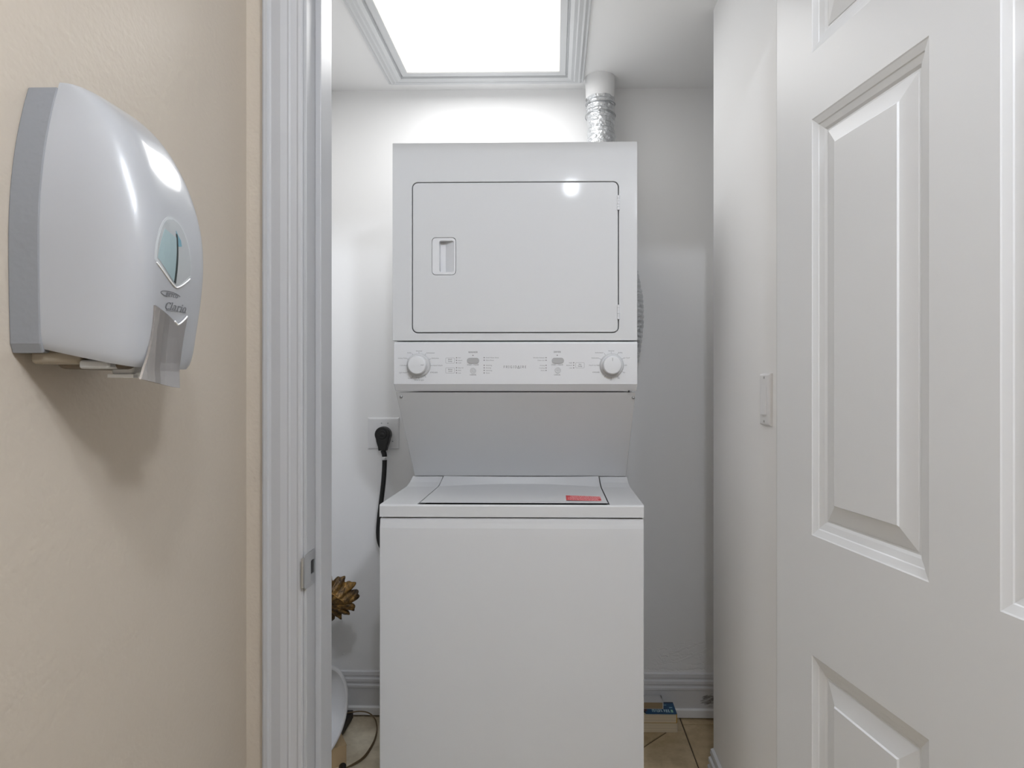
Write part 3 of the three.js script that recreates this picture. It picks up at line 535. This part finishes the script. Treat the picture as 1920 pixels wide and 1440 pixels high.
  part(t, 'lever_rim', (() => { const pts = []; for (let k = 0; k <= 20; k++) { const s = 0.02 + 0.38 * k / 20, [z, y, e] = lev(s, 1); pts.push([LEFT + front(z, y) + e + 0.001, y + 0.0005, z]); } return tube(pts, 0.0011, 40, 8); })(), phys({ color: 0xf0f0f0, roughness: 0.15, clearcoat: 1 }));
  // printed names
  const print = (() => {
    const c = document.createElement('canvas'); c.width = 512; c.height = 320; const g = c.getContext('2d'); g.clearRect(0, 0, 512, 320);
    g.strokeStyle = '#77797c'; g.fillStyle = '#77797c'; g.lineWidth = 7; g.beginPath(); g.ellipse(200, 70, 150, 36, 0.06, Math.PI * 0.62, Math.PI * 1.9); g.stroke();
    g.font = 'italic bold 62px sans-serif'; g.textAlign = 'left'; g.textBaseline = 'middle'; g.fillText('BETCO', 110, 72);
    g.font = 'italic 122px serif'; g.fillText('Clario', 120, 210); g.beginPath(); g.moveTo(150, 268); g.quadraticCurveTo(300, 262, 480, 250); g.lineWidth = 3; g.stroke();
    const tx = new THREE.CanvasTexture(c); tx.colorSpace = THREE.SRGBColorSpace; return tx;
  })();
  part(t, 'printed_name', drape(20, 12, (s, v) => [-0.776 + s * 0.062, 1.3255 + 0.030 * v], 0.0006, 0.0004), std({ map: print, transparent: true, roughness: 0.4 }), 'grey printed maker and model lettering');
  // underside
  part(t, 'dark_inner_box', box(LEFT + 0.03, LEFT + 0.108, 1.262, 1.30, zc - 0.055, zc + 0.052, 0.008), std({ color: 0x5d5040, roughness: 0.35 }), 'dark brown box below the cover');  // plain dark brown box behind the lower edge of the cover
  part(t, 'drip_guard', box(LEFT + 0.012, LEFT + 0.07, 1.2665, 1.284, zc - 0.06, zc + 0.064, 0.006), phys({ color: 0x8d8373, roughness: 0.2, clearcoat: 0.5 }), 'smoky inner guard');
  part(t, 'latch_tab', box(LEFT + 0.066, LEFT + 0.1, 1.262, 1.272, zc + 0.03, zc + 0.062, 0.003), std({ color: 0xb9bbbd, roughness: 0.5 }));
  part(t, 'nozzle', mergeGeometries([box(LEFT + 0.080, LEFT + 0.106, 1.256, 1.278, -0.757, -0.727, 0.003), box(LEFT + 0.078, LEFT + 0.108, 1.2525, 1.2565, -0.760, -0.752), box(LEFT + 0.078, LEFT + 0.108, 1.2525, 1.2565, -0.732, -0.724)]), std({ color: 0xe2e5e8, roughness: 0.35 }), 'grey dispensing nozzle');
}

// ---------------------------------------------------------------- books on the floor, right of the washer
const pages = (a, b, s) => { // page block with fine lines
  const n = 128; seed = s; const rows = Array.from({ length: n }, rnd); return dataTexture(n, (i) => { const v = 0.86 + 0.2 * rows[(i / n) | 0]; return [clampByte(a[0] * v), clampByte(a[1] * v), clampByte(a[2] * v)]; }, 1 / 0.03, true);
};
function book(label, x0, x1, y0, y1, z0, z1, page, cover, spine, extras) {
  const t = thing('book', label, 'book', [(x0 + x1) / 2, y0, (z0 + z1) / 2], 'books stacked on the floor beside the washer');
  part(t, 'page_block', box(x0 + 0.001, x1 - 0.003, y0 + 0.001, y1 - 0.001, z0, z1 - 0.0006), page);
  part(t, 'front_cover', box(x0, x1, y1 - 0.0011, y1, z0, z1), cover); part(t, 'back_cover', box(x0, x1, y0, y0 + 0.0011, z0, z1), spine);
  part(t, 'spine', box(x1 - 0.0032, x1, y0, y1, z0, z1), spine); extras?.(t); return t;
}
{
  const cream = std({ map: pages([226, 212, 184], 0, 1), roughness: 0.9 }), tan = std({ map: pages([170, 146, 112], 0, 2), roughness: 0.9 });
  const creamCover = std({ color: 0xd2c6b0, roughness: 0.6 }), yellow = std({ color: 0xc79a3c, roughness: 0.5 }), grey = std({ color: 0xc4c2c0, roughness: 0.45 });
  const blueTex = (() => {
    const c = document.createElement('canvas'); c.width = 512; c.height = 256; const g = c.getContext('2d'); g.fillStyle = '#0f4a70'; g.fillRect(0, 0, 512, 256);
    g.fillStyle = '#101418'; g.fillRect(0, 0, 190, 256); g.fillStyle = '#4a2a24'; g.fillRect(120, 90, 90, 110); g.fillStyle = '#d8cfae'; g.beginPath(); g.moveTo(40, 256); g.lineTo(110, 150); g.lineTo(190, 256); g.fill();
    g.fillStyle = '#0c2c44'; g.fillRect(0, 0, 512, 26);
    seed = 12; g.fillStyle = '#b9d3da'; for (let x = 262; x < 446;) { const w = 5 + rnd() * 9; const h = 50 + rnd() * 14; g.fillRect(x, 160, w, h); if (rnd() < 0.5) g.fillRect(x, 160 + (rnd() < 0.5 ? 0 : h - 12), w + 10, 11); x += w + 9; if (rnd() < 0.2) x += 14; }
    g.fillStyle = '#9fd0b4'; g.fillRect(458, 166, 22, 60); g.fillStyle = '#86b4c8'; g.fillRect(452, 110, 34, 22); g.fillRect(360, 60, 70, 14);
    const t = new THREE.CanvasTexture(c); t.colorSpace = THREE.SRGBColorSpace; return t;
  })();
  const x0 = 0.262, x1 = 0.4385, z0 = -2.386, z1 = -2.30;
  book('thick paperback with cream page edges, lowest of the three books beside the washer', x0 + 0.004, x1 + 0.002, 0.0, 0.0335, z0, z1, cream, creamCover, creamCover);
  book('cream-paged paperback with a blue printed cover, in the middle of the three books', x0, x1, 0.0335, 0.066, z0, z1 + 0.001, cream, std({ color: 0x0f4a70, roughness: 0.5 }), yellow, (t) => {
    const g = new THREE.PlaneGeometry(x1 - x0, z1 - z0); g.rotateX(-Math.PI / 2); g.translate((x0 + x1) / 2, 0.0662, (z0 + z1) / 2 + 0.0005); part(t, 'cover_print', g, std({ map: blueTex, roughness: 0.35 }), 'blue cover print with pale letters');
  });
  book('small grey-covered book with brown page edges, topmost of the three books', 0.252, 0.3955, 0.0664, 0.091, -2.387, -2.333, tan, grey, grey);
}

// ---------------------------------------------------------------- things in the left corner
{ // flat black box in the corner
  const t = thing('flat_black_box', 'low flat black box on the floor in the left corner behind the tan carton', 'box', [-0.812, 0, -2.29]);
  part(t, 'body', box(-0.868, -0.75, 0.004, 0.034, -2.372, -2.215, 0.003), std({ color: 0x121212, roughness: 0.5 }));
  for (const x of [-0.856, -0.764]) for (const z of [-2.36, -2.23]) part(t, 'foot', box(x - 0.006, x + 0.006, 0, 0.005, z - 0.006, z + 0.006), blackRubber);
}
{ // thin brown cord across the tile, from the box to its plug
  const t = thing('extension_cord', 'thin brown electrical cord curling over the floor tile left of the washer', 'cord', [-0.67, 0.003, -2.2]);
  const cordMat = std({ color: 0x6e5a3c, roughness: 0.5 });
  const run = (o) => [[-0.676, 0.006, -2.058], [-0.664 + o, 0.0034, -2.078], [-0.640 + o, 0.0034, -2.118], [-0.630 + o * 0.6, 0.0034, -2.20], [-0.634 + o * 0.3, 0.0034, -2.262], [-0.646, 0.0045, -2.315], [-0.662, 0.016, -2.345], [-0.69, 0.028, -2.362], [-0.722, 0.0345, -2.36], [-0.768, 0.037, -2.34]];
  part(t, 'wire', tube(run(0), 0.0023, 90, 8), cordMat); part(t, 'wire', tube(run(0.006), 0.0018, 90, 8), cordMat);
  part(t, 'plug', (() => { const g = new THREE.CylinderGeometry(0.006, 0.012, 0.034, 12); g.rotateX(Math.PI / 2 - 0.15); g.rotateY(0.35); g.translate(-0.680, 0.0122, -2.043); return g; })(), blackRubber, 'small black plug');
}
{ // tan carton
  const t = thing('cardboard_carton', 'low tan cardboard carton on the floor under the white basin', 'carton', [-0.745, 0, -2.06]);
  t.rotation.y = 0;
  const tanM = std({ color: 0xb79f7b, roughness: 0.85, bumpMap: softTex, bumpScale: 0.0008 });
  const A = [-0.682, -2.085], e1 = [-0.514, -0.857], e2 = [-0.857, 0.514], q = (a, b) => [A[0] + e1[0] * a + e2[0] * b, A[1] + e1[1] * a + e2[1] * b];
  part(t, 'carton_body', alongY([q(0, 0), q(0, 0.17), q(0.11, 0.17), q(0.11, 0)], 0, 0.064, 0.001), tanM);
  part(t, 'lid_flap', alongY([q(-0.002, -0.001), q(-0.002, 0.12), q(0.06, 0.12), q(0.11, -0.001)], 0.0642, 0.0662), tanM);
  part(t, 'tape_strip', alongY([q(-0.0008, 0.06), q(-0.0008, 0.10), q(0.111, 0.10), q(0.111, 0.06)], 0.0, 0.0648), std({ color: 0xa07a45, roughness: 0.3 }), 'brown tape strip');
}
{ // round white basin leaning against the left wall on the carton
  const t = thing('wash_basin', 'round white plastic basin leaning on its side on the tan carton', 'basin', [-0.745, 0.0665, -2.0]);
  const R = 0.142;
  const profile = [[0, -0.075], [0.085, -0.075], [0.105, -0.062], [0.13, -0.012], [0.134, -0.002], [0.141, 0.0], [0.1425, 0.003], [0.141, 0.006], [0.134, 0.006], [0.130, 0.003], [0.1255, -0.012], [0.101, -0.059], [0.083, -0.070], [0, -0.070]];
  const g = new THREE.LatheGeometry(profile.slice(0, 5).map(([r, h]) => new THREE.Vector2(r, h)), 96);
  const inner = new THREE.LatheGeometry(profile.slice(9).map(([r, h]) => new THREE.Vector2(r, h)), 96), rim = new THREE.LatheGeometry(profile.slice(4, 10).map(([r, h]) => new THREE.Vector2(r, h)), 96);
  const pose = (q) => { q.rotateZ(-Math.PI / 2 + 0.06); q.rotateY(THREE.MathUtils.degToRad(-18)); q.translate(-0.740, 0.2085, -2.0); return q; };
  const plastic = std({ color: 0xd9dadc, roughness: 0.4, side: THREE.DoubleSide });
  part(t, 'bowl', mergeGeometries([pose(g), pose(inner)]), plastic); part(t, 'rim', pose(rim), std({ color: 0xefeff0, roughness: 0.3, side: THREE.DoubleSide }), 'pale rolled rim');
}
{ // bronze leaf ornament hung on the left wall
  const t = thing('leaf_ornament', 'gilded bronze leaf ornament with lobed edges on the left wall above the basin', 'ornament', [-0.87, 0.56, -2.12]);
  const tex = dataTexture(256, (i) => { const v = grime[i], k = 0.7 + 0.75 * v; return [clampByte(128 * k + 14), clampByte(100 * k + 8), clampByte(50 * k + 4)]; }, 1 / 0.12, true);
  const bronze = std({ map: tex, roughness: 0.42, metalness: 0.35, bumpMap: dataTexture(256, (i) => { const v = clampByte(128 + 150 * grime[i]); return [v, v, v]; }, 1 / 0.08), bumpScale: 0.002 });
  // the blade: a lobed outline on a domed, veined surface; local axes: a to the right, b up, c towards the viewer
  const lobes = 15, R = 0.106, nr = 26, na = 208, pos = [], idx = [], uv = [];
  const PHI = 0.72, cph = Math.cos(PHI), sph = Math.sin(PHI);      // the midrib runs down to the right, the blade folds along it
  const surf = (rr, th) => {
    const l = th * lobes / (Math.PI * 2) + 0.22 * Math.sin(th * 2.3), f = Math.abs(((l % 1) + 1) % 1 - 0.5) * 2, edge = 1 - 0.19 * Math.pow(f, 1.7) + 0.06 * Math.sin(th * 3 + 1) + 0.03 * Math.sin(th * 29);
    const r = rr * R * edge, a = r * Math.cos(th), b = r * Math.sin(th) * 0.92, perp = a * sph + b * cph - 0.054;
    const lobe = rr ** 4 * (0.010 * Math.sin((1 - f) * Math.PI / 2) - 0.005), crumple = 0.0022 * Math.sin(a * 210 + b * 90) * Math.sin(b * 240 - a * 60) * rr;
    return [a, b, 0.045 - (perp > 0 ? 0.75 : 0.36) * Math.abs(perp) - 0.022 * rr * rr + lobe + crumple];
  };
  const C = new THREE.Vector3(-0.752, 0.545, -2.08), ax = new THREE.Vector3(1, 0, -0.12).normalize(), up = new THREE.Vector3(0.1, 1, 0.25).normalize(), out = ax.clone().cross(up).normalize();
  for (let k = 0; k < 2; k++) for (let i = 0; i <= nr; i++) for (let j = 0; j <= na; j++) { const [a, b, c] = surf(i / nr, j / na * Math.PI * 2 + 0.2); const v = C.clone().addScaledVector(ax, a).addScaledVector(up, b).addScaledVector(out, c - k * (0.0045 + 0.004 * (1 - i / nr))); pos.push(v.x, v.y, v.z); uv.push(a, b); }
  const W = na + 1, M = W * (nr + 1);
  for (let i = 0; i < nr; i++) for (let j = 0; j < na; j++) { const a = i * W + j; idx.push(a, a + W, a + 1, a + 1, a + W, a + W + 1, M + a, M + a + 1, M + a + W, M + a + 1, M + a + W + 1, M + a + W); }
  for (let j = 0; j < na; j++) { const a = nr * W + j; idx.push(a, M + a, a + 1, a + 1, M + a, M + a + 1); }
  const g = new THREE.BufferGeometry(); g.setAttribute('position', new THREE.Float32BufferAttribute(pos, 3)); g.setAttribute('uv', new THREE.Float32BufferAttribute(uv, 2)); g.setIndex(idx); g.computeVertexNormals();
  const blade = part(t, 'leaf_blade', g, bronze);
  const rib = []; for (let k = 0; k <= 12; k++) {                // the crest where the two halves meet
    const q = -0.055 + 0.10 * k / 12, a = 0.054 * sph + q * cph, b = 0.054 * cph - q * sph, th = Math.atan2(b / 0.92, a); let lo = 0, hi = 1; for (let i = 0; i < 24; i++) { const m = (lo + hi) / 2; Math.hypot(surf(m, th)[0], surf(m, th)[1]) < Math.hypot(a, b) ? lo = m : hi = m; }
    const c = 0.0475 - 0.022 * lo * lo, v = C.clone().addScaledVector(ax, a).addScaledVector(up, b).addScaledVector(out, c + 0.001); rib.push([v.x, v.y, v.z]);
  }
  part(blade, 'midrib', tube(rib, (s) => 0.0020 - 0.0010 * s, 50, 8), std({ color: 0xb08a4e, roughness: 0.4, metalness: 0.4 }));
  part(t, 'wall_stem', tube([[-0.869, 0.58, -2.13], [-0.84, 0.585, -2.12], [-0.80, 0.57, -2.095], [-0.77, 0.558, -2.073]], 0.006, 30, 10), bronze);
}

renderer.render(scene, camera);
